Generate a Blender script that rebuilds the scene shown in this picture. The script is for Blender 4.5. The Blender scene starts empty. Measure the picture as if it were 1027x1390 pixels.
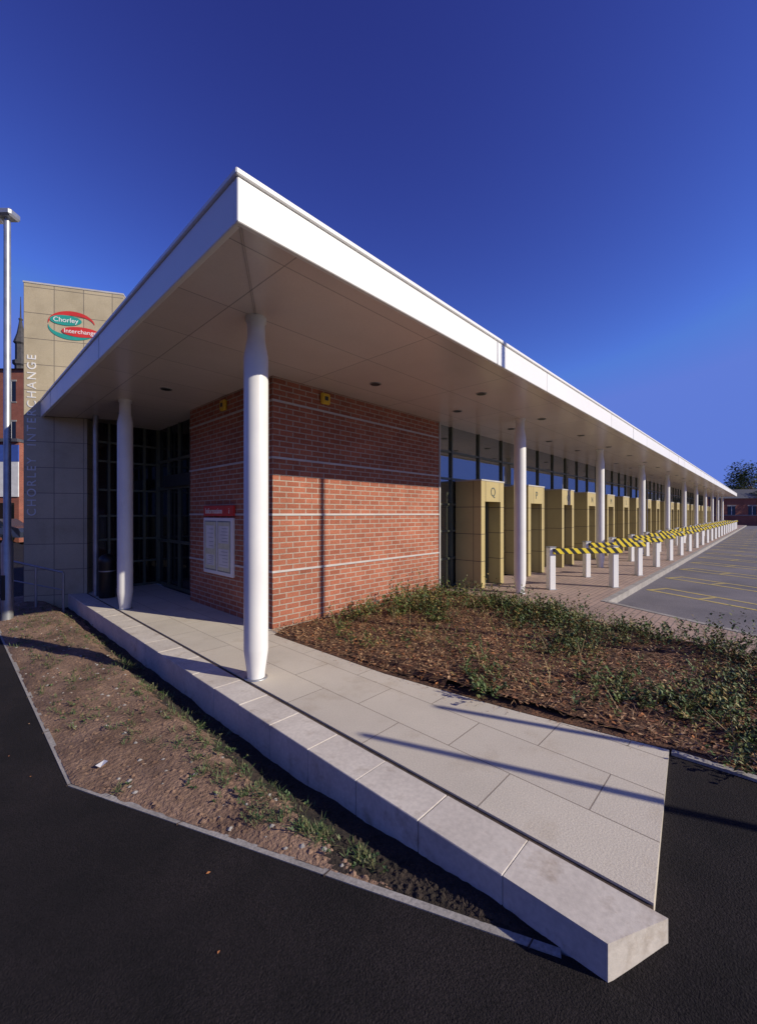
import bpy, math, random
from mathutils import Vector, Matrix
random.seed(7)
sc = bpy.context.scene
# ------------------------------------------------------------ helpers
def link(o, parent=None):
    sc.collection.objects.link(o)
    if parent: o.parent = parent
    return o
def empty(name, loc=(0,0,0), rz=0):
    e = bpy.data.objects.new(name, None); e.location = loc; e.rotation_euler[2] = rz
    return link(e)
def W(X, D):   # offset right / ahead of the viewpoint -> site coordinates
    return (.7261*D+.6874*X, .6874*D-.7261*X)
class NT:
    def __init__(s, m):
        m.use_nodes = True; s.t = m.node_tree; s.n = s.t.nodes; s.l = s.t.links
        s.b = s.n.get('Principled BSDF')
    def new(s, k, **kw):
        x = s.n.new(k)
        for a, v in kw.items(): setattr(x, a, v)
        return x
def mixc(N, f, a, b, bt='MIX'):
    m = N.new('ShaderNodeMix', data_type='RGBA', blend_type=bt)
    for i, v in ((0, f), (6, a), (7, b)):
        if isinstance(v, bpy.types.NodeSocket): N.l.new(v, m.inputs[i])
        else: m.inputs[i].default_value = v if i == 0 else (*v, 1)
    return m.outputs[2]
def noise(N, co, scale, det=4, rough=.6):
    n = N.new('ShaderNodeTexNoise'); n.inputs['Scale'].default_value = scale
    n.inputs['Detail'].default_value = det; n.inputs['Roughness'].default_value = rough
    N.l.new(co, n.inputs['Vector']); return n.outputs['Fac']
def ramp(N, f, a, b):
    r = N.new('ShaderNodeMapRange'); r.inputs[1].default_value = a; r.inputs[2].default_value = b
    N.l.new(f, r.inputs[0]); return r.outputs[0]
def bump(N, h, s, d=.01):
    b = N.new('ShaderNodeBump'); b.inputs['Strength'].default_value = s; b.inputs['Distance'].default_value = d
    N.l.new(h, b.inputs['Height']); N.l.new(b.outputs[0], N.b.inputs['Normal'])
def coords(N, mode='obj'):
    tc = N.new('ShaderNodeTexCoord').outputs['Object']
    if mode == 'obj': return tc
    s = N.new('ShaderNodeSeparateXYZ'); N.l.new(tc, s.inputs[0])
    c = N.new('ShaderNodeCombineXYZ')
    if mode == 'floorv':
        N.l.new(s.outputs[1], c.inputs[0]); N.l.new(s.outputs[0], c.inputs[1]); return c.outputs[0]
    ad = N.new('ShaderNodeMath', operation='ADD'); N.l.new(s.outputs[0], ad.inputs[0]); N.l.new(s.outputs[1], ad.inputs[1])
    N.l.new(ad.outputs[0], c.inputs[0]); N.l.new(s.outputs[2], c.inputs[1])
    return c.outputs[0]
def stain(N, col, co, sc_, lo, hi, k, stretch=(1,1,1)):
    mp = N.new('ShaderNodeMapping'); mp.inputs['Scale'].default_value = stretch; N.l.new(co, mp.inputs[0])
    f = ramp(N, noise(N, mp.outputs[0], sc_, 6, .7), lo, hi)
    return mixc(N, f, col, mixc(N, 1.0, col, k, 'MULTIPLY'))
def mat(name, c, rough=.6, metal=0, c2=None, s1=3, s2=None, bs=0, bsc=60, bd=.005, lo=.35, hi=.65, k2=.6, st=None, spec=.5):
    m = bpy.data.materials.new(name); N = NT(m); co = coords(N)
    c2 = c2 or tuple(x*.82 for x in c)
    f = ramp(N, noise(N, co, s1), lo, hi); col = mixc(N, f, c2, c)
    if s2:
        g = ramp(N, noise(N, co, s2, 2), .3, .7); col = mixc(N, g, mixc(N, 1.0, col, (k2,k2,k2), 'MULTIPLY'), col)
    if st: col = stain(N, col, co, *st)
    N.l.new(col, N.b.inputs['Base Color'])
    N.b.inputs['Roughness'].default_value = rough; N.b.inputs['Metallic'].default_value = metal
    N.b.inputs['Specular IOR Level'].default_value = spec
    if bs: bump(N, noise(N, co, bsc, 3), bs, bd)
    return m
def brick(name, c1, c2, mo, w, h, ms, mode='wall', off=.5, rough=.8, nz=.35, bs=.5, shift=(0,0,0), bias=0, bd=.006, fine=45, fk=None, st=None):
    m = bpy.data.materials.new(name); N = NT(m)
    raw = coords(N, mode if mode in ('wall','floorv') else 'obj')
    mp = N.new('ShaderNodeMapping'); N.l.new(raw, mp.inputs[0]); mp.inputs['Location'].default_value = shift
    b = N.new('ShaderNodeTexBrick'); N.l.new(mp.outputs[0], b.inputs['Vector']); b.offset = off
    b.inputs['Color1'].default_value = (*c1,1); b.inputs['Color2'].default_value = (*c2,1); b.inputs['Mortar'].default_value = (*mo,1)
    b.inputs['Scale'].default_value = 1; b.inputs['Mortar Size'].default_value = ms; b.inputs['Mortar Smooth'].default_value = .2
    b.inputs['Bias'].default_value = bias
    b.inputs['Brick Width'].default_value = w; b.inputs['Row Height'].default_value = h
    co = coords(N)
    f = ramp(N, noise(N, co, 1.3, 5), .3, .7); g = ramp(N, noise(N, co, fine, 3), .25, .75)
    k = 1-nz
    col = mixc(N, 1.0, b.outputs['Color'], mixc(N, f, (k,k,k), (1,1,1)), 'MULTIPLY')
    k = 1-(fk if fk else nz*.8)
    col = mixc(N, 1.0, col, mixc(N, g, (k,k,k), (1,1,1)), 'MULTIPLY')
    if st: col = stain(N, col, co, *st)
    N.l.new(col, N.b.inputs['Base Color']); N.b.inputs['Roughness'].default_value = rough
    if bs:
        ma = N.new('ShaderNodeMath', operation='MULTIPLY_ADD'); N.l.new(b.outputs['Fac'], ma.inputs[0])
        ma.inputs[1].default_value = -1; N.l.new(noise(N, co, 90, 3), ma.inputs[2]); bump(N, ma.outputs[0], bs, bd)
    return m
class MB:
    def __init__(s): s.v=[]; s.f=[]; s.m=[]; s.mats=[]; s.sm=[]
    def mi(s, m):
        if m not in s.mats: s.mats.append(m)
        return s.mats.index(m)
    def add(s, vs, fs, m, smooth=False):
        o = len(s.v); s.v += [tuple(v) for v in vs]; k = s.mi(m)
        for f in fs: s.f.append([o+i for i in f]); s.m.append(k); s.sm.append(smooth)
    def box(s, x0,x1,y0,y1,z0,z1, m, bv=0, M=None):
        b = min(bv, (x1-x0)/3, (y1-y0)/3, (z1-z0)/3) if bv else 0
        if not b:
            vs = [(x,y,z) for z in (z0,z1) for y in (y0,y1) for x in (x0,x1)]
            fs = [(0,2,3,1),(4,5,7,6),(0,1,5,4),(2,6,7,3),(0,4,6,2),(1,3,7,5)]
        else:
            vs=[]; idx={}
            for sx in (0,1):
                for sy in (0,1):
                    for sz in (0,1):
                        X=(x0,x1)[sx]; Y=(y0,y1)[sy]; Z=(z0,z1)[sz]
                        ix=b*(1-2*sx); iy=b*(1-2*sy); iz=b*(1-2*sz)
                        for ax,p in ((0,(X,Y+iy,Z+iz)),(1,(X+ix,Y,Z+iz)),(2,(X+ix,Y+iy,Z))):
                            idx[(sx,sy,sz,ax)]=len(vs); vs.append(p)
            fs=[]
            I=lambda a,b_,c,ax: idx[(a,b_,c,ax)]
            for q in (0,1):
                fs.append((I(q,0,0,0),I(q,1,0,0),I(q,1,1,0),I(q,0,1,0)))
                fs.append((I(0,q,0,1),I(1,q,0,1),I(1,q,1,1),I(0,q,1,1)))
                fs.append((I(0,0,q,2),I(1,0,q,2),I(1,1,q,2),I(0,1,q,2)))
            for a in (0,1):
                for c in (0,1):
                    fs.append((I(a,c,0,0),I(a,c,1,0),I(a,c,1,1),I(a,c,0,1)))
                    fs.append((I(a,0,c,0),I(a,1,c,0),I(a,1,c,2),I(a,0,c,2)))
                    fs.append((I(0,a,c,1),I(1,a,c,1),I(1,a,c,2),I(0,a,c,2)))
            for a in (0,1):
                for c in (0,1):
                    for d in (0,1): fs.append((I(a,c,d,0),I(a,c,d,1),I(a,c,d,2)))
        if M: vs = [M @ Vector(v) for v in vs]
        s.add(vs, fs, m)
    def lathe(s, x,y, prof, m, n=24, smooth=True):
        vs=[(x+r*math.cos(2*math.pi*i/n), y+r*math.sin(2*math.pi*i/n), z) for r,z in prof for i in range(n)]
        fs=[(k*n+i, k*n+(i+1)%n, (k+1)*n+(i+1)%n, (k+1)*n+i) for k in range(len(prof)-1) for i in range(n)]
        s.add(vs, fs, m, smooth)
        s.add([vs[(len(prof)-1)*n+i] for i in range(n)], [tuple(range(n))], m)
        s.add([vs[i] for i in range(n)], [tuple(reversed(range(n)))], m)
    def tube(s, p, q, r, m, n=10, r2=None):
        p=Vector(p); q=Vector(q); d=(q-p).normalized(); a=d.orthogonal().normalized(); b=d.cross(a)
        r2 = r if r2 is None else r2
        vs=[o+(a*math.cos(2*math.pi*i/n)+b*math.sin(2*math.pi*i/n))*rr for o,rr in ((p,r),(q,r2)) for i in range(n)]
        s.add(vs,[(i,(i+1)%n,n+(i+1)%n,n+i) for i in range(n)],m,True)
        s.add(vs,[tuple(range(n,2*n)),tuple(reversed(range(n)))],m)
    def prism(s, pts, z0, z1, m, side=None):
        n=len(pts)
        s.add([(x,y,z1) for x,y in pts],[tuple(range(n))],m)
        vs=[(x,y,z) for z in (z0,z1) for x,y in pts]
        s.add(vs,[(i,(i+1)%n,n+(i+1)%n,n+i) for i in range(n)],side or m)
    def build(s, name, parent=None, loc=None, rz=0, fix=True):
        me=bpy.data.meshes.new(name); me.from_pydata(s.v,[],s.f)
        for m in s.mats: me.materials.append(m)
        me.polygons.foreach_set('material_index', s.m); me.polygons.foreach_set('use_smooth', s.sm)
        if fix:
            import bmesh
            bm=bmesh.new(); bm.from_mesh(me); bmesh.ops.recalc_face_normals(bm, faces=bm.faces); bm.to_mesh(me); bm.free()
        o=bpy.data.objects.new(name,me)
        if loc: o.location=loc
        o.rotation_euler[2]=rz
        return link(o,parent)
def text(name, body, size, M, m, parent=None, ext=.004, al='LEFT', sp=1.0, off=0):
    c=bpy.data.curves.new(name,'FONT'); c.body=body; c.size=size; c.extrude=ext; c.align_x=al; c.space_character=sp; c.offset=off
    c.materials.append(m); o=bpy.data.objects.new(name,c); link(o)
    if parent: o.parent=parent
    o.matrix_local=M
    return o
# ------------------------------------------------------------ materials
WHITE = mat('white_painted_metal',(.81,.80,.77),.38,0,(.77,.76,.735),.8,st=(1.2,.62,.8,(.88,.86,.83),(1,1,.25)))
COLM  = mat('white_column_paint',(.79,.78,.75),.30,0,(.73,.72,.70),2.5,st=(5,.62,.8,(.80,.78,.75),(1,1,.3)))
TRIMD = mat('dark_trim',(.03,.035,.035),.4)
FRAME = mat('grey_green_frame',(.14,.155,.11),.4,.3)
STEEL = mat('galvanised_steel',(.42,.43,.44),.45,.7,(.32,.33,.34),6)
SOFF  = brick('soffit_panel',(.76,.67,.62),(.70,.62,.575),(.38,.34,.32),1.8,.9,.006,'floor',.0,.26,.09,.15,bd=.002)
BRK   = brick('red_brick',(.54,.185,.105),(.42,.13,.072),(.56,.46,.37),.225,.0793,.009,'wall',.5,.88,.25,.7,(0.03,0.0,0),st=(2.2,.48,.8,(.78,.76,.76)),fk=.40)
BRKD  = brick('old_red_brick',(.42,.11,.06),(.33,.08,.045),(.3,.2,.15),.225,.075,.010,'wall',.5,.85,.3,.3)
BAND  = mat('pale_band',(.50,.48,.45),.55,.0,(.42,.40,.38),4)
BEIGE = brick('beige_cladding_panel',(.52,.42,.185),(.48,.39,.175),(.12,.095,.06),.62,.58,.008,'wall',0,.4,.14,.2)
TBEI  = brick('stone_cladding_panel',(.58,.49,.32),(.52,.44,.285),(.20,.17,.13),.5,.5,.007,'wall',0,.45,.2,.2,st=(2,.5,.8,(.80,.78,.74)))
CONC  = mat('precast_concrete',(.66,.60,.52),.88,0,(.54,.485,.42),2.2,38,.35,150,.002,k2=.84,st=(4.5,.54,.74,(.66,.60,.54)))
KERB  = mat('concrete_kerb',(.42,.39,.36),.9,0,(.30,.28,.26),4,60,.5,120,.003)
SLOT  = mat('dirt_joint',(.10,.065,.045),.95,0,(.04,.025,.02),14,60,.6,80)
PAVE  = brick('aggregate_paving_slab',(.70,.63,.515),(.63,.565,.465),(.30,.25,.20),.90,.42,.004,'floorv',.5,.92,.14,.45,(.2,-.29,0),bd=.004,fine=120,fk=.30,st=(2.0,.54,.78,(.80,.75,.69)))
BPAV  = brick('block_paving',(.48,.335,.265),(.40,.285,.235),(.22,.17,.15),.2,.1,.008,'floor',.5,.9,.25,.4)
TAR   = mat('dark_tarmac',(.028,.022,.023),.95,0,(.013,.011,.012),1.6,110,1.0,130,.010,k2=.30,spec=.25,st=(230,.66,.74,(2.6,2.5,2.4)))
ASPH  = mat('worn_asphalt',(.21,.19,.205),.85,0,(.14,.13,.145),.5,70,.5,140,.004,st=(.9,.5,.8,(.7,.7,.72)))
YEL   = mat('yellow_road_paint',(.62,.46,.09),.7,0,(.40,.33,.14),9)
SOIL  = mat('dry_soil',(.34,.215,.145),.95,0,(.17,.10,.065),2.6,45,1.0,38,.02,st=(7,.5,.75,(.66,.60,.56)))
SOILSH = mat('wall_shade_soil',(.05,.033,.024),.95,0,(.024,.017,.012),7,45,1.0,38,.02)  # soil darkened to paint in the low wall's shadow strip
DSOIL = mat('mulch_soil',(.19,.085,.04),.95,0,(.06,.028,.016),6,45,1.0,45,.02)
RED   = mat('red_sign_paint',(.60,.04,.03),.4)
TEAL  = mat('teal_sign_paint',(.03,.33,.27),.4)
YELB  = mat('yellow_plastic',(.75,.48,.03),.4)
PAPER = mat('paper_notice',(.70,.68,.50),.5,0,(.57,.57,.36),14)
LETW  = mat('pale_letter',(.78,.77,.74),.4)
BLK   = mat('black_plastic',(.012,.012,.012),.4)
STON  = mat('grey_stone',(.34,.32,.29),.85,0,(.24,.22,.2),4)
SSTON = mat('soot_dark_stone',(.07,.065,.07),.85,0,(.04,.04,.04),4)
SLATE = mat('slate_roof',(.09,.09,.10),.7,0,(.06,.06,.07),6)
WALLW = mat('white_render',(.7,.7,.68),.8)
BLUE  = mat('blue_sign_paint',(.05,.10,.36),.4)
def glassm(name, tint, ior, rough=.02):
    m=bpy.data.materials.new(name); N=NT(m); co=coords(N)
    f=noise(N,co,.6,2); col=mixc(N,f,tuple(x*.6 for x in tint),tint); N.l.new(col,N.b.inputs['Base Color'])
    N.b.inputs['Roughness'].default_value=rough; N.b.inputs['IOR'].default_value=ior
    bump(N,noise(N,co,1.2,1),.04,.03); return m
GLASS = glassm('reflective_glass',(.06,.07,.05),3.4)
DGLAS = glassm('dark_glass',(.012,.014,.016),1.5)
def stripes():
    m=bpy.data.materials.new('hazard_stripes'); N=NT(m)
    tc=coords(N); s=N.new('ShaderNodeSeparateXYZ'); N.l.new(tc,s.inputs[0])
    a=N.new('ShaderNodeMath',operation='ADD'); N.l.new(s.outputs[0],a.inputs[0]); N.l.new(s.outputs[2],a.inputs[1])
    d=N.new('ShaderNodeMath',operation='DIVIDE'); N.l.new(a.outputs[0],d.inputs[0]); d.inputs[1].default_value=.20
    f=N.new('ShaderNodeMath',operation='FRACT'); N.l.new(d.outputs[0],f.inputs[0])
    g=N.new('ShaderNodeMath',operation='GREATER_THAN'); N.l.new(f.outputs[0],g.inputs[0]); g.inputs[1].default_value=.5
    N.l.new(mixc(N,g.outputs[0],(.015,.015,.015),(.78,.60,.03)),N.b.inputs['Base Color']); N.b.inputs['Roughness'].default_value=.4
    return m
HAZ=stripes()
def leafm(name,c):
    m=bpy.data.materials.new(name); N=NT(m); co=coords(N)
    col=mixc(N,ramp(N,noise(N,co,5,2),.3,.7),tuple(x*.55 for x in c),c); N.l.new(col,N.b.inputs['Base Color'])
    N.b.inputs['Roughness'].default_value=.6
    return m
LEAVES=[leafm('leaf_green',(.10,.155,.032)),leafm('leaf_dark_green',(.045,.085,.022)),leafm('leaf_olive',(.16,.165,.04)),leafm('leaf_yellowing',(.34,.25,.07)),leafm('stem_straw',(.38,.26,.12))]
DRY=[leafm('mulch_brown',(.30,.13,.06)),leafm('mulch_tan',(.54,.33,.17)),leafm('mulch_dark',(.06,.03,.018)),leafm('dead_leaf_orange',(.52,.21,.07))]
GRASSM=[leafm('grass_green',(.10,.15,.045)),leafm('grass_olive',(.19,.19,.08)),leafm('weed_green',(.05,.10,.028))]
BARK=mat('bark',(.10,.075,.055),.9,0,(.05,.04,.03),8,None,.6,20,.02)

# ------------------------------------------------------------ ground
WL0,WL1=1.69,1.96      # low wall faces
GZ=-.14
def edge_u(v): return .541 if v>=3.235 else .541+(3.235-v)/(3.235-.632)*(1.656-.541)
b=MB(); b.box(-400,400,-400,400,-.6,-.5,mat('far_ground',(.10,.10,.09),.9,0,(.06,.08,.04),.05)); b.build('ground')
b=MB()
b.prism([(-60,-12),(-60,70),(3,70),(3,11.2),(.541,11.2),(.541,3.235),(1.656,.632),(1.69,.553),(1.713,.50),(1.713,-12)],-.5,GZ,TAR)
us=[1.714,1.80,1.95,2.1,2.4,2.8,3.44]; zs=[-.14,-.125,-.095,-.080,-.052,-.03,-.012]
vs=[(u,v,z) for v in (-12,-3,-1,0,.3,.6) for u,z in zip(us,zs)]; n=len(us)
b.add(vs,[(j*n+i,j*n+i+1,(j+1)*n+i+1,(j+1)*n+i) for j in range(5) for i in range(n-1)],TAR)
b.build('tarmac_footpath')
b=MB(); b.prism([(8.3,2.1),(100,2.1),(100,-25),(0,-25),(5.3,-5),(6.5,-2),(7.35,.1)],-.5,-.12,ASPH); b.build('bus_bay_road')
b=MB(); b.prism([(7.06,4.93),(75,4.93),(75,2.22),(8.22,2.22),(7.25,.1),(6.4,-2),(5.2,-5),(4.1,-5),(5.2,-2.2),(6.1,.1),(7.0,2.85)],-.5,0,BPAV); b.build('block_paving')
def strip(b,pts,w,z0,z1,m):
    P=[Vector(p) for p in pts]; out=[]
    for i,p in enumerate(P):
        d=Vector((0,0))
        if i>0: d+=(p-P[i-1]).normalized()
        if i<len(P)-1: d+=(P[i+1]-p).normalized()
        d.normalize(); out.append(p+Vector((-d.y,d.x))*w)
    for i in range(len(P)-1):
        b.prism([tuple(P[i]),tuple(P[i+1]),tuple(out[i+1]),tuple(out[i])],z0,z1,m)
b=MB(); strip(b,[(5.3,-5),(6.5,-2),(7.35,.1),(8.3,2.1)],.1,-.4,.006,KERB); b.box(8.24,75,2.1,2.22,-.4,.006,KERB); b.build('road_kerb')
b=MB()
pa,pb=Vector((1.65,.695)),Vector((.578,3.245)); pts=[(1.69,.60)]+[tuple(pa.lerp(pb,i/3)) for i in range(4)]+[(.578,3.245+.915*i) for i in range(1,9)]
strip(b,[(1.69,.60),(1.65,.695),(.578,3.245),(.578,11.2)],.036,-.4,GZ+.005,KERB)
for i in range(1,len(pts)-1):   # joints between edging lengths
    p=Vector(pts[i]); b.box(p.x-.045,p.x+.004,p.y-.003,p.y+.003,GZ,GZ+.0065,SLOT)
b.build('path_edging')
b=MB(); strip(b,[(3.40,-5),(3.40,.14),(3.385,.47)],.05,-.4,.004,KERB)
b.build('bed_edging')
b=MB(); b.prism([(2.0,.34),(3.37,.484),(3.18,1.48),(3.02,2.78),(2.99,4.74),(3.30,4.94),(3.3,13),(2.0,13)],-.4,0,PAVE); b.build('slab_paving')
b=MB(); v=.36; k=0
cuts=[.36]
while v<10.2: v+=.47 if k else .49; cuts.append(v); k+=1
for i in range(len(cuts)-1):
    a,c=cuts[i],cuts[i+1]-.004
    dz=.004+random.uniform(-.002,.002); du=random.uniform(-.002,.002)
    if i==0:
        b.prism([(WL0,.43),(WL1,.285),(WL1,c),(WL0,c)],-.4,0.004,CONC)
    else: b.box(WL0+du,WL1,a,c,-.45,dz,CONC,.004)
b.box(WL0+.006,WL1-.004,.5,10.6,-.45,-.006,SLOT)
b.box(WL1+.001,2.0,.34,10.3,-.4,-.012,SLOT)
b.build('low_concrete_wall')
def hsh(x,y): 
    return (math.sin(x*7.3+y*3.1)+math.sin(x*3.7-y*5.9+1.3)+math.sin(x*13.1+y*11.7))*.006
def soil_z(u,v):
    d=WL0-u; far=min(1,max(0,(v-.9)/1.5))
    t=max(0,1-d/.36); dip=-.15*min(1,t*1.5)*far
    e=u-edge_u(v)
    return GZ+.003+min(.03,e*.1)*min(1,v/2)+dip+hsh(u,v)*(1 if e>.05 else .2)*min(1,v/2.5)
b=MB(); NV=190; NU=34; vs=[]
for j in range(NV+1):
    v=.60+(11.2-.60)*(j/NV)**1.5
    e=edge_u(v)+.02
    for i in range(NU+1):
        u=e+(WL0+.002-e)*i/NU; vs.append((u,v,soil_z(u,v)+random.uniform(-.004,.004)))
for j in range(NV):
    for i in range(NU):
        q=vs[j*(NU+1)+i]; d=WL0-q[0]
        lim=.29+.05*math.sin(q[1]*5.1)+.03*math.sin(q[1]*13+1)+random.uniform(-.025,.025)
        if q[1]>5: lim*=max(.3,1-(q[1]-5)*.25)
        b.f.append([j*(NU+1)+i,j*(NU+1)+i+1,(j+1)*(NU+1)+i+1,(j+1)*(NU+1)+i]); b.m.append(b.mi(SOILSH if d<lim else SOIL)); b.sm.append(True)  # faces near the wall get its shade as a darker soil colour
b.v=vs
b.build('soil_strip')
def rock(b,x,y,z,r,m):
    n=6; a0=random.random()*6
    vs=[(x,y,z+r*.7)]+[(x+r*random.uniform(.7,1.1)*math.cos(a0+i*math.pi/3),y+r*random.uniform(.7,1.1)*math.sin(a0+i*math.pi/3),z+r*random.uniform(0,.3)) for i in range(n)]
    b.add(vs,[(0,1+i,1+(i+1)%n) for i in range(n)],m)
b=MB(); CL=[SOIL,SOIL,SOIL,SOIL,SOIL,STON]
for i in range(3400):
    v=.8+10*random.random()**1.6; e=edge_u(v)+.05
    if e>WL0-.06: continue
    u=random.uniform(e,WL0-.04); rock(b,u,v,soil_z(u,v)-.002,random.choice((.003,.004,.006,.009,.014,.020)),SOILSH if WL0-u<.3 else random.choice(CL))  # stones by the wall share the painted shade colour
b.build('soil_stones',fix=False)
def inb(u,v):
    el=3.40 if v<.5 else 3.40-(v-.5)*.16 if v<2.8 else 3.03
    er=7.0 if v>2.85 else 6.1+(v-.1)*.33
    return el+.03<u<er-.05 and -4<v<4.93
def bed_z(u,v): return .0+.03*math.sin(u*1.3)*math.sin(v*1.7+1)+.03
b=MB(); b.prism([(3.39,-5),(3.40,.14),(3.39,.48),(3.20,1.48),(3.04,2.78),(3.01,4.74),(3.12,4.95),(7.05,4.95),(7.0,2.85),(6.1,.1),(5.2,-2.2),(4.1,-5)],-.4,-.004,DSOIL)
g=70; vs=[]; fs=[]; idx={}
for j in range(g+1):
    for i in range(g+1):
        u=3.0+4.05*i/g; v=-3.5+8.44*j/g
        if inb(u,v): idx[i,j]=len(vs); vs.append((u,v,(bed_z(u,v)+random.uniform(-.012,.012))*(.2 if u<3.2 else 1)))
for j in range(g):
    for i in range(g):
        q=[(i,j),(i+1,j),(i+1,j+1),(i,j+1)]
        if all(t in idx for t in q): fs.append([idx[t] for t in q])
b.add(vs,fs,DSOIL,True); b.build('planting_bed_soil')
def leaf(b,p,d,L,w,m):
    s=d.cross(Vector((random.uniform(-.4,.4),random.uniform(-.4,.4),1)))
    if s.length<1e-3: s=Vector((1,0,0))
    s=s.normalized()*w
    up=s.cross(d).normalized()*w*.25
    b.add([p,p+d*L*.5+s+up,p+d*L,p+d*L*.5-s+up],[(0,1,2,3)],m)
def rdir(zmin,zmax):
    a=random.random()*2*math.pi; z=random.uniform(zmin,zmax); r=math.sqrt(max(0,1-z*z))
    return Vector((r*math.cos(a),r*math.sin(a),z))
def sprig(b,x,y,z,h,mats,nl=12,L=.035,w=.011,lean=.7,stem=None):
    d=Vector((random.gauss(0,lean),random.gauss(0,lean),1)).normalized(); p=Vector((x,y,z)); m=random.choice(mats)
    if stem: leaf(b,p,d,h,.003,stem)
    for i in range(nl):
        t=(i+1)/nl; q=p+d*h*t+Vector((0,0,-h*.25*t*t*(1-d.z)*2))
        leaf(b,q,(rdir(-.3,.7)+d*.4).normalized(),L*random.uniform(.6,1.2),w*random.uniform(.7,1.2),m if random.random()<.8 else random.choice(mats))
b=MB(); cnt=0
mats=[LEAVES[0]]*5+[LEAVES[1]]*3+[LEAVES[2]]*3+[LEAVES[3]]
for _ in range(900):
    u=random.uniform(3.1,7.0); v=random.uniform(-3.2,4.9)
    if not inb(u,v): continue
    p=max(0,min(1,(u-4.4)/1.7)); 
    if v<1.2: p=max(p,min(1,(1.2-v)/.8)*min(1,(u-3.4)/.35))
    if v>4.1: p=max(p,min(.45,(u-3.6)/1.5))
    p=max(p,.08)*(0.55+.45*math.sin(u*3.1+1)*math.sin(v*2.7))
    if random.random()>p: continue
    far=math.hypot(u,v)>6
    hh=random.uniform(.12,.40)*(1.2 if u>5 else .85)
    if v>3 and u>4.8: hh*=1.2
    if u<4: hh=min(hh,.2)
    R=random.uniform(.05,.14)
    for k in range(random.randint(8,17)):
        sprig(b,u+random.gauss(0,R),v+random.gauss(0,R),bed_z(u,v)-.01,hh*random.uniform(.5,1.15),mats,11,.042 if not far else .05,.012 if not far else .016,.7,LEAVES[4] if k%3==0 else None)
    cnt+=1
for _ in range(1500):
    u=random.uniform(3.3,7.0); v=random.uniform(-1,4.9)
    if not inb(u,v) or random.random()>.25+.5*(u-3.3)/3.6: continue
    sprig(b,u,v,bed_z(u,v),random.uniform(.06,.36),mats+[LEAVES[3]]*3+[LEAVES[4]]*2,9,.035,.009,.6,LEAVES[4])
b.build('shrub_bed',fix=False); print('clumps',cnt,len(b.f))
b=MB()
for _ in range(26000):
    u=random.uniform(3.03,6.95); v=random.uniform(-.6,4.92)
    if not inb(u,v): continue
    if u>5.4 and random.random()<.4: continue
    p=Vector((u,v,bed_z(u,v)*(.2 if u<3.2 else 1)+random.uniform(.0,.022)))
    m=random.choices(DRY,(5,4.5,2,1.2))[0]
    if random.random()<.3: leaf(b,p,rdir(-.1,.35),random.uniform(.06,.15),.0026,DRY[1])
    else: leaf(b,p,rdir(-.25,.35),random.uniform(.02,.06),random.uniform(.004,.014),m)
for _ in range(260):
    v=random.uniform(.6,4.7); u=(3.37-(v-.5)*.16 if v<2.8 else 3.0)-abs(random.gauss(0,.06))
    leaf(b,Vector((u,v,.004)),rdir(-.02,.1),random.uniform(.006,.02),.003,random.choice(DRY))
b.build('bark_mulch',fix=False)
b=MB()
spots=[(1.34,3.0,.15,50),(1.28,2.55,.14,45),(1.34,2.2,.12,45),(1.26,1.9,.11,25),(1.40,3.6,.14,45),(1.42,4.4,.14,45),(1.5,5.6,.15,50),(1.5,6.8,.2,50),(1.45,1.5,.05,25),(.9,5.0,.2,30),(.8,4.2,.12,25),(.85,6.2,.3,60),(1.0,7.5,.4,90),(.75,2.9,.05,8),(1.2,5.2,.2,25),(1.2,9,.5,90),(1.40,1.75,.05,30),(1.05,3.6,.10,20)]
for (u0,v0,s,n) in spots:
    for k in range(n):
        u=random.gauss(u0,s*.8); v=random.gauss(v0,s*1.3)
        if not (edge_u(v)+.07<u<WL0-.01): continue
        z=soil_z(u,v)
        if random.random()<.6:
            for q in range(10): leaf(b,Vector((u+random.gauss(0,.014),v+random.gauss(0,.014),z)),(rdir(.2,1)),random.uniform(.03,.075),.0026,random.choice(GRASSM))
        else: sprig(b,u,v,z,random.uniform(.02,.07),GRASSM,9,.022,.007,1)
b.build('weeds',fix=False)
b=MB()
for k in range(22):
    u=random.uniform(-.3,1.6); v=random.uniform(.6,8)
    zz=GZ+.004 if u<edge_u(v) else soil_z(u,v)+.01
    leaf(b,Vector((u,v,zz+.002)),rdir(-.02,.12),random.uniform(.012,.025),.006,random.choice(DRY[1:]))
b.add([(.72,3.25,-.105),(.77,3.27,-.09),(.76,3.32,-.10),(.70,3.29,-.10)],[(0,1,2,3)],WHITE)
b.build('litter',fix=False)
b=MB()
def line(p,q,w):
    p=Vector(p);q=Vector(q);d=(q-p).normalized();s=Vector((-d.y,d.x))*w/2
    z=-.116; b.add([(*(p+s),z),(*(q+s),z),(*(q-s),z),(*(p-s),z)],[(0,1,2,3)],YEL)
dd=Vector((-.47,-.88)); SP=2.35
for n in range(22):
    u0=10.9+SP*n; p=Vector((u0,1.98)); L=9 
    line(p,p+dd*L,.08)
    s=Vector((.88,-.47))*.55
    line(p+s,p+s+dd*L,.08)
    for t in (.05,1.1,2.15): line(p+dd*t+s*.1,p+dd*t+s*.9,.07)
b.build('bay_markings',fix=False)

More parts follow.
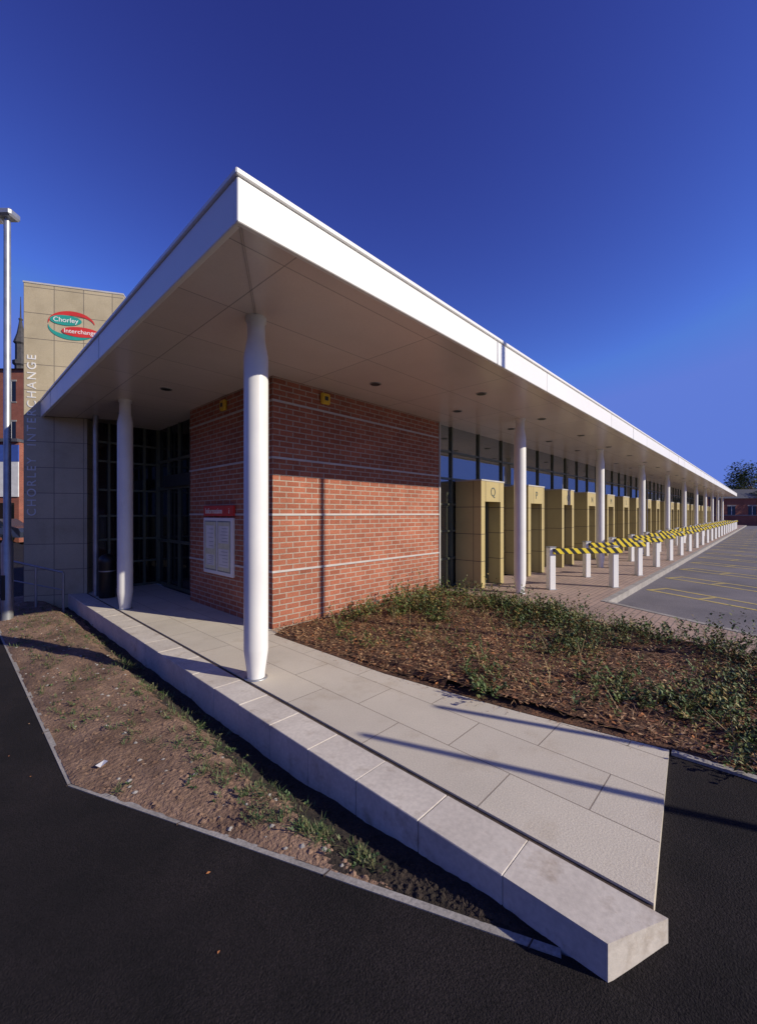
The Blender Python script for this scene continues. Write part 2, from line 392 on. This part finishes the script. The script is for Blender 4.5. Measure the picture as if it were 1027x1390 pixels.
# ------------------------------------------------------------ station building
BLD=empty('bus_station_building')
RU0,RV0,RV1,REND=1.294,2.47,10.28,60
b=MB()
b.box(RU0,REND,RV0,RV0+.045,3.48,3.77,WHITE,.006)
b.box(RU0,RU0+.045,RV0+.046,RV1,3.48,3.77,WHITE,.006)
b.box(REND-.045,REND,RV0+.046,RV1,3.48,3.77,WHITE)
b.box(RU0+.046,REND-.046,RV0+.046,RV1,3.505,3.74,SOFF)
b.box(RU0-.018,REND,RV0-.018,RV1,3.772,3.815,WHITE,.008)
b.build('canopy_roof',BLD)
b=MB()
for u in [4.78+7.2*i for i in range(8)]: b.box(u,u+.018,RV0-.003,RV0+.02,3.482,3.768,STEEL)
for u in [4.78+3.6*i for i in range(15)]: b.box(u+1.6,u+1.606,RV0-.002,RV0+.02,3.482,3.768,STEEL)
for v in (5.9,9.2): b.box(RU0-.003,RU0+.02,v,v+.010,3.482,3.768,STEEL)
p=Vector((RU0+.05,RV0+.06)); q=Vector((2.09,3.62)); d=(q-p).normalized(); s=Vector((-d.y,d.x))*.008
b.prism([tuple(p+s),tuple(q+s),tuple(q-s),tuple(p-s)],3.498,3.507,TRIMD)
b.build('roof_joints',BLD)
prof=[(.082,0),(.084,.012),(.084,.05),(.115,.27),(.116,.30),(.116,3.10),(.112,3.14),(.088,3.27),(.085,3.30),(.085,3.46),(.10,3.465),(.10,3.506)]
b=MB(); cols=[2.09,7.96,13.4]+[19.0+5.62*i for i in range(8)]
for u in cols: b.lathe(u,3.62,prof,COLM,32)
b.lathe(2.09,7.83,prof,COLM,32)
for u in cols[:4]+[None]:
    x,y=(u,3.62) if u else (2.09,7.83)
    b.lathe(x,y,[(.11,.001),(.11,.008),(.09,.012)],STEEL,24)
b.build('columns',BLD)
b=MB()
for i in range(22):
    for (u,v) in ((4.35+2.2*i,4.18),(5.86+2.4*i,3.3)):
        b.lathe(u,v,[(.085,3.495),(.085,3.506)],STEEL,20); b.lathe(u,v,[(.068,3.492),(.068,3.50)],TRIMD,20)
for v in (6.67,8.9): b.lathe(2.33,v,[(.085,3.495),(.085,3.506)],STEEL,20); b.lathe(2.33,v,[(.068,3.492),(.068,3.50)],TRIMD,20)
b.build('downlights',BLD)
b=MB(); b.box(3.115,7.05,4.957,7.72,-.2,3.51,BRK); b.build('brick_walls',BLD)
b=MB()
for z in (.79,1.585,2.378,3.17):
    b.box(3.103,7.055,4.945,7.725,z-.015,z+.015,BAND)
b.box(7.05,7.09,4.935,5.12,0,3.5,BAND)
b.build('wall_bands',BLD)
b=MB()
for M_ in (Matrix.Translation((4.02,4.956,3.36)),Matrix.Translation((3.114,6.35,3.34))@Matrix.Rotation(-math.pi/2,4,'Z')):
    b.box(-.085,.085,-.06,0,-.085,.085,YELB,.025,M_); b.box(-.03,.03,-.068,-.058,-.03,.03,TRIMD,0,M_)
b.build('alarm_boxes',BLD)
b=MB(); x=3.114
b.box(x-.05,x,6.02,7.04,.60,1.53,WHITE,.008)
for (a,c) in ((6.07,6.51),(6.55,6.99)):
    b.box(x-.053,x-.049,a,c,.66,1.48,STEEL); b.box(x-.056,x-.052,a+.02,c-.02,.68,1.46,PAPER)
for (a,c,e,f,mm) in ((6.12,6.46,1.12,1.40,LETW),(6.12,6.46,.74,1.03,LETW),(6.62,6.92,1.02,1.40,LETW),(6.62,6.92,.74,.92,LETW)):
    b.box(x-.059,x-.055,a,c,e,f,mm)
    for i in range(5):
        zz=e+(f-e)*(i+.6)/5.5; b.box(x-.061,x-.058,a+.03,c-.03-random.uniform(0,.12),zz,zz+.008,STEEL)
b.box(x-.05,x,6.0,7.04,1.56,1.73,RED,.008)
b.build('information_case',BLD)
MX=Matrix(((0,0,-1,x-.053),(-1,0,0,6.96),(0,1,0,1.60),(0,0,0,1)))
text('information_text','Information',.13,MX,LETW,BLD,.003)
MX=Matrix(((0,0,-1,x-.053),(-1,0,0,6.13),(0,1,0,1.60),(0,0,0,1)))
text('information_symbol','i',.13,MX,LETW,BLD,.003)
GV=5.08
b=MB(); b.box(7.07,59.7,GV,GV+.05,.0,3.51,GLASS); b.box(7.07,59.7,GV+.06,10.1,-.2,3.5,TRIMD); b.box(59.71,59.95,4.98,10.2,-.2,3.5,BRK); b.build('facade_glass',BLD)
b=MB()
for z in (.02,.62,1.22,1.80,2.36,2.95): b.box(7.07,59.7,GV-.035,GV+.02,z-.022,z+.022,FRAME)
i=0
while 7.66+i*1.175<59: b.box(7.66+i*1.175,7.70+i*1.175,GV-.045,GV+.02,0,3.5,FRAME); i+=1
b.build('facade_frames',BLD)
b=MB()
for n in range(22):
    u0=7.81+SP*n; v0=4.40; h=2.30
    b.box(u0,u0+.16,v0,GV-.04,0,h,BEIGE,.005); b.box(u0+.86,u0+1.02,v0,GV-.04,0,h,BEIGE,.005)
    b.box(u0+.161,u0+.859,v0,GV-.04,1.86,h,BEIGE)
    b.box(u0+.161,u0+.859,v0+.32,v0+.36,.06,1.86,GLASS)
    b.box(u0+.161,u0+.859,v0+.30,v0+.38,0,.06,FRAME)
    for a in (.161,.485,.809): b.box(u0+a,u0+a+.05,v0+.30,v0+.375,.06,1.86,FRAME)
    b.box(u0-.01,u0+1.03,v0-.01,GV-.04,h,h+.03,BAND)
b.build('door_portals',BLD)
for n in range(14):
    u0=7.81+SP*n
    text('bay_letter',chr(ord('Q')-n),.28,Matrix(((1,0,0,u0+.51),(0,0,-1,4.397),(0,1,0,1.98),(0,0,0,1))),FRAME,BLD,.002,'CENTER')
b=MB(); b.box(3.40,3.45,7.73,10.16,0,3.51,DGLAS); b.box(2.05,3.39,10.16,10.20,0,3.51,DGLAS)
b.box(3.46,7.0,7.73,10.15,-.2,3.5,TRIMD); b.build('entrance_glass',BLD)
b=MB()
for v in (7.73,8.3,8.9,9.5,10.1): b.box(3.36,3.41,v,v+.055,0,3.5,FRAME)
for z in (.03,1.0,2.15,2.75): b.box(3.355,3.41,7.73,10.15,z-.03,z+.03,FRAME)
for u in (2.06,2.38,2.72,3.06,3.33): b.box(u,u+.045,10.11,10.17,0,3.5,FRAME)
for z in (.03,.55,1.05,1.55,2.1,2.7,3.1): b.box(2.05,3.35,10.105,10.17,z-.02,z+.02,FRAME)
b.box(3.30,3.36,7.9,9.6,2.16,2.42,TRIMD,.01)
b.build('entrance_frames',BLD)
b=MB(); b.tube((2.02,9.45,0),(2.02,9.45,3.5),.045,STEEL,16); b.build('steel_downpipe',BLD)
b=MB(); b.lathe(2.14,9.15,[(.13,0),(.14,.03),(.14,.62),(.15,.66),(.15,.74),(.10,.80),(.02,.83)],BLK,20); b.lathe(2.14,9.15,[(.143,.50),(.143,.52)],STEEL,20); b.build('litter_bin')

# sign tower
th=math.atan2(-.508,.861); TW=empty('sign_tower',(1.056,10.43,0),th)
b=MB(); b.box(0,1.06,0,.45,-.3,3.50,TBEI); b.box(0,1.695,0.0,.45,3.501,6.07,TBEI); b.box(-.01,1.705,-.01,.46,6.07,6.10,BAND); b.build('clad_body',TW)
text('tower_lettering','CHORLEY  INTERCHANGE',.21,Matrix(((0,-1,0,.20),(0,0,-1,-.004),(1,0,0,1.55),(0,0,0,1))),LETW,TW,.004,'LEFT',1.32)
def oval(b,cx,cz,rx,rz,y,m,n=36,t=.008):
    vs=[(cx+rx*math.cos(2*math.pi*k/n),y,cz+rz*math.sin(2*math.pi*k/n)) for k in range(n)]
    v2=[(x_,y_+t,z_) for x_,y_,z_ in vs]
    b.add(vs+v2,[tuple(range(n))]+[(i,(i+1)%n,n+(i+1)%n,n+i) for i in range(n)],m)
def arc(b,cx,cz,rx,rz,w,a0,a1,y,m,n=24):
    vs=[]
    for k in range(n+1):
        a=a0+(a1-a0)*k/n; ww=w*math.sin(math.pi*k/n)+.006
        vs.append((cx+rx*math.cos(a),y,cz+rz*math.sin(a))); vs.append((cx+(rx-ww)*math.cos(a),y,cz+(rz-ww)*math.sin(a)))
    b.add(vs,[(2*k,2*k+1,2*k+3,2*k+2) for k in range(n)],m)
b=MB(); oval(b,.70,5.42,.27,.10,-.012,TEAL); oval(b,.95,5.21,.32,.10,-.016,RED)
arc(b,.80,5.36,.40,.25,.08,math.radians(5),math.radians(185),-.010,RED); arc(b,.82,5.29,.42,.25,.08,math.radians(175),math.radians(330),-.009,TEAL)
b.build('oval_logo',TW,fix=False)
text('logo_text_upper','Chorley',.13,Matrix(((1,0,0,.70),(0,0,-1,-.016),(0,1,0,5.38),(0,0,0,1))),WHITE,TW,.002,'CENTER')
text('logo_text_lower','Interchange',.12,Matrix(((1,0,0,.95),(0,0,-1,-.020),(0,1,0,5.175),(0,0,0,1))),WHITE,TW,.002,'CENTER')
b=MB()
b.tube((.80,10.0,.75),(1.50,9.35,.52),.02,STEEL); b.tube((.80,10.0,.40),(1.50,9.35,.2),.012,STEEL)
for t in (0,.5,1): b.tube((.80+.7*t,10.0-.65*t,-.25),(.80+.7*t,10.0-.65*t,.75-.23*t),.02,STEEL)
b.build('handrail')

# barriers
b=MB(); b.box(-.07,.07,-.07,.07,-.02,.88,WHITE,.012); b.box(-.078,.078,-.078,.078,.88,.905,STEEL,.006)
b.box(1.43,1.57,-.07,.07,-.02,.88,WHITE,.012); b.box(1.422,1.578,-.078,.078,.88,.905,STEEL,.006)
b.box(.0,1.62,-.115,-.072,.75,.865,HAZ,.006)
for xx in (0,1.5): b.box(xx-.09,xx+.09,-.09,.09,0,.012,STEEL)
o0=b.build('hazard_barrier',None,(8.79,3.32,0),math.atan2(-.89,1.21))
for n in range(1,21):
    o=bpy.data.objects.new('hazard_barrier',o0.data); o.location=(8.79+SP*n,3.32,0); o.rotation_euler[2]=math.atan2(-.89,1.21); link(o)

def lamp(name,x,y,z0,h,az):
    b=MB(); b.lathe(0,0,[(.078,0),(.078,1.25),(.05,1.32),(.045,h-.1),(.03,h)],STEEL,18)
    b.box(-.55,.14,-.11,.11,h-.04,h+.08,STEEL,.03); b.box(-.50,-.1,-.09,.09,h-.07,h-.035,WHITE,.01)
    b.box(-.03,.03,-.082,-.07,.35,.75,TRIMD)
    return b.build(name,None,(x,y,z0),az)
lamp('street_lamp',.703,8.93,GZ,6.55,math.atan2(-.73,.69))
lamp('street_lamp',6.86,-2.5,-.12,6.8,0)
for i,(x,y,h) in enumerate(((3.92,-2.64,2.62),(4.56,-2.56,2.5))):
    b=MB(); b.lathe(0,0,[(.03,0),(.03,h-.02),(.02,h)],STEEL,14); b.lathe(0,0,[(.05,0),(.05,.03),(.032,.05)],STEEL,14)
    b.build('marker_pole',None,(x,y,-.02))

# ------------------------------------------------------------ background
def tree(name,x,y,z,h,r,n=2600):
    b=MB(); b.tube((x,y,z),(x+.1,y,z+h*.4),r*.09,BARK,10,r*.06)
    blobs=[]
    for k in range(11):
        d=rdir(-.2,1); c=Vector((x,y,z+h*.6))+Vector((d.x*r*.7,d.y*r*.7,d.z*h*.3)); blobs.append((c,r*random.uniform(.28,.48)))
        b.tube((x+.1,y,z+h*random.uniform(.3,.42)),c,r*.03,BARK,6,.01)
    for k in range(n):
        c,R=random.choice(blobs); d=rdir(-1,1); p=c+d*R*random.uniform(.5,1.08)
        leaf(b,p,rdir(-.6,.6),R*.22,R*.09,random.choice(LEAVES[:3]))
    return b.build(name,fix=False)
for (D,X,h,r) in ((70,64.6,12,4.2),(90,82,11,4.5),(95,88,11,5),(62,59.5,5.5,3)):
    x,y=W(X,D); tree('tree',x,y,-.2,h,r)
def house(name,x,y,rz,w,d,h,wall,roof=SLATE,nw=4,ns=2,rh=2):
    e=empty(name,(x,y,-.3),rz)
    b=MB(); b.box(0,w,0,d,0,h,wall); b.build('walls',e)
    b=MB(); b.add([(-.3,-.3,h),(w+.3,-.3,h),(w+.3,d+.3,h),(-.3,d+.3,h),(-.3,d/2,h+rh),(w+.3,d/2,h+rh)],[(0,1,5,4),(3,4,5,2),(0,4,3),(1,2,5),(0,3,2,1)],roof); b.build('roof',e)
    b=MB()
    for s in range(ns):
        for i in range(nw):
            cx=(i+.5)*w/nw; z=h/ns*s+.9; hh=h/ns*.5
            b.box(cx-.5,cx+.5,-.02,.05,z,z+hh,DGLAS); b.box(cx-.6,cx+.6,-.06,.04,z-.12,z,STON); b.box(cx-.6,cx+.6,-.05,.04,z+hh,z+hh+.2,STON); b.box(cx-.03,cx+.03,-.04,.03,z,z+hh,WALLW)
    b.build('windows',e); return e
x,y=W(52.5,63); house('brick_house',x,y,math.radians(-60),16,9,4.2,BRKD,SLATE,6,1,1.6)
x,y=W(92,104); house('brick_house',x,y,math.radians(-65),22,9,6,BRKD,SLATE,7,2,2.5)
b=MB(); b.box(78,78.3,-25,12,-.3,1.3,BRKD); b.box(77.95,78.35,-25,12,1.3,1.4,STON); b.build('boundary_wall')
x,y=W(-56,47); e=house('old_brick_building',x,y,math.atan2(-.73,.69),19.5,12,18.4,BRKD,SLATE,9,4,.6)
b=MB(); tx,ty=14.6,.6
b.lathe(tx,ty,[(.55,0),(.55,18.9),(.75,19.1),(.75,19.5),(.5,19.6),(.5,21.4),(.68,21.6),(.62,21.8),(.36,22.7),(.22,23.6),(.14,24.2),(.22,24.4),(.08,24.6),(.03,27.0)],SSTON,8,False)
b.build('turret',e)
x,y=W(-31.5,27); e=empty('shop_building',(x,y,-.3),math.atan2(-.73,.69))
b=MB(); b.box(0,7.9,0,6,0,6.6,BRKD); b.box(0,7.92,-.08,-.002,5.3,6.4,BLUE); b.box(0,7.91,-.07,-.002,3.0,5.3,WALLW); b.box(0,7.95,-.2,6.1,6.6,6.8,SLATE); b.build('walls',e)
b=MB()
for i in range(5): b.box(.4+i*1.5,1.6+i*1.5,-.03,.02,.5,2.6,DGLAS)
b.build('shop_windows',e)
for k in range(4): house('unseen_terrace',-24,-8+14*k,math.radians(90),13.6,9,7.5+.6*(k%2),BRKD,SLATE,5,2,2.4)  # unseen row, added so the entrance glass reflects dark
x,y=W(-23.3,25.2); CAR=empty('parked_car',(x,y,GZ),math.atan2(-.73,.69))
CP=mat('car_paint',(.05,.06,.09),.25,.4)
pr=[(-2.05,.35),(-2.08,.7),(-1.95,.88),(-1.3,.95),(-.65,1.38),(.55,1.42),(1.25,1.0),(1.95,.86),(2.08,.62),(2.05,.3)]
b=MB(); n=len(pr)
vs=[(a,(-.82 if c<.97 else -.66),c) for a,c in pr]+[(a,(.82 if c<.97 else .66),c) for a,c in pr]
b.add(vs,[tuple(range(n)),tuple(range(n,2*n))]+[(i,(i+1)%n,n+(i+1)%n,n+i) for i in range(n)],CP); b.build('body',CAR)
b=MB()
for s in (-1,1):
    b.add([(-1.1,s*.80,.98),(-.6,s*.70,1.32),(.5,s*.70,1.34),(1.1,s*.80,1.0)],[(0,1,2,3)],DGLAS)
    for xx in (-1.3,1.3): b.tube((xx,s*.66,.31),(xx,s*.84,.31),.31,BLK,20); b.tube((xx,s*.8,.31),(xx,s*.85,.31),.18,STEEL,14)
b.build('windows_and_wheels',CAR,fix=False)

# ------------------------------------------------------------ light, sky, camera
EL=math.radians(26.9); S=Vector((.36,-.933))
w=bpy.data.worlds.new('World'); sc.world=w; w.use_nodes=True; nt=w.node_tree
sky=nt.nodes.new('ShaderNodeTexSky'); sky.sky_type='NISHITA'; sky.sun_disc=False
sky.sun_elevation=EL; sky.sun_rotation=math.atan2(S.x,S.y); sky.altitude=200; sky.air_density=1; sky.dust_density=.3; sky.ozone_density=4
sep=nt.nodes.new('ShaderNodeSeparateColor'); nt.links.new(sky.outputs[0],sep.inputs[0]); cmb=nt.nodes.new('ShaderNodeCombineColor')
for i,(A,g_,mx) in enumerate(((.64,1.5,1.5),(.40,2.0,2.25),(.76,1.6,3.9))):
    a=nt.nodes.new('ShaderNodeMath'); a.operation='MINIMUM'; nt.links.new(sep.outputs[i],a.inputs[0]); a.inputs[1].default_value=mx
    p_=nt.nodes.new('ShaderNodeMath'); p_.operation='POWER'; nt.links.new(a.outputs[0],p_.inputs[0]); p_.inputs[1].default_value=g_
    q_=nt.nodes.new('ShaderNodeMath'); q_.operation='MULTIPLY'; nt.links.new(p_.outputs[0],q_.inputs[0]); q_.inputs[1].default_value=A
    nt.links.new(q_.outputs[0],cmb.inputs[i])
bg=nt.nodes['Background']; nt.links.new(cmb.outputs[0],bg.inputs[0]); bg.inputs[1].default_value=.10
L=bpy.data.lights.new('sun','SUN'); L.energy=5.0; L.angle=math.radians(.5); L.color=(1,.91,.75)
so=bpy.data.objects.new('sun',L); link(so)
so.rotation_euler=Vector((-S.x*math.cos(EL),-S.y*math.cos(EL),-math.sin(EL))).to_track_quat('-Z','Y').to_euler()
cam=bpy.data.cameras.new('camera'); co=bpy.data.objects.new('camera',cam); link(co)
co.location=(0,0,1.6); co.rotation_euler=(math.radians(90),0,math.radians(43.43-90))
cam.sensor_fit='HORIZONTAL'; cam.sensor_width=36; cam.lens=36*558/1027; cam.shift_y=.002; cam.clip_end=2000; cam.clip_start=.05
sc.camera=co
sc.view_settings.view_transform='Standard'; sc.view_settings.look='None'; sc.view_settings.exposure=0
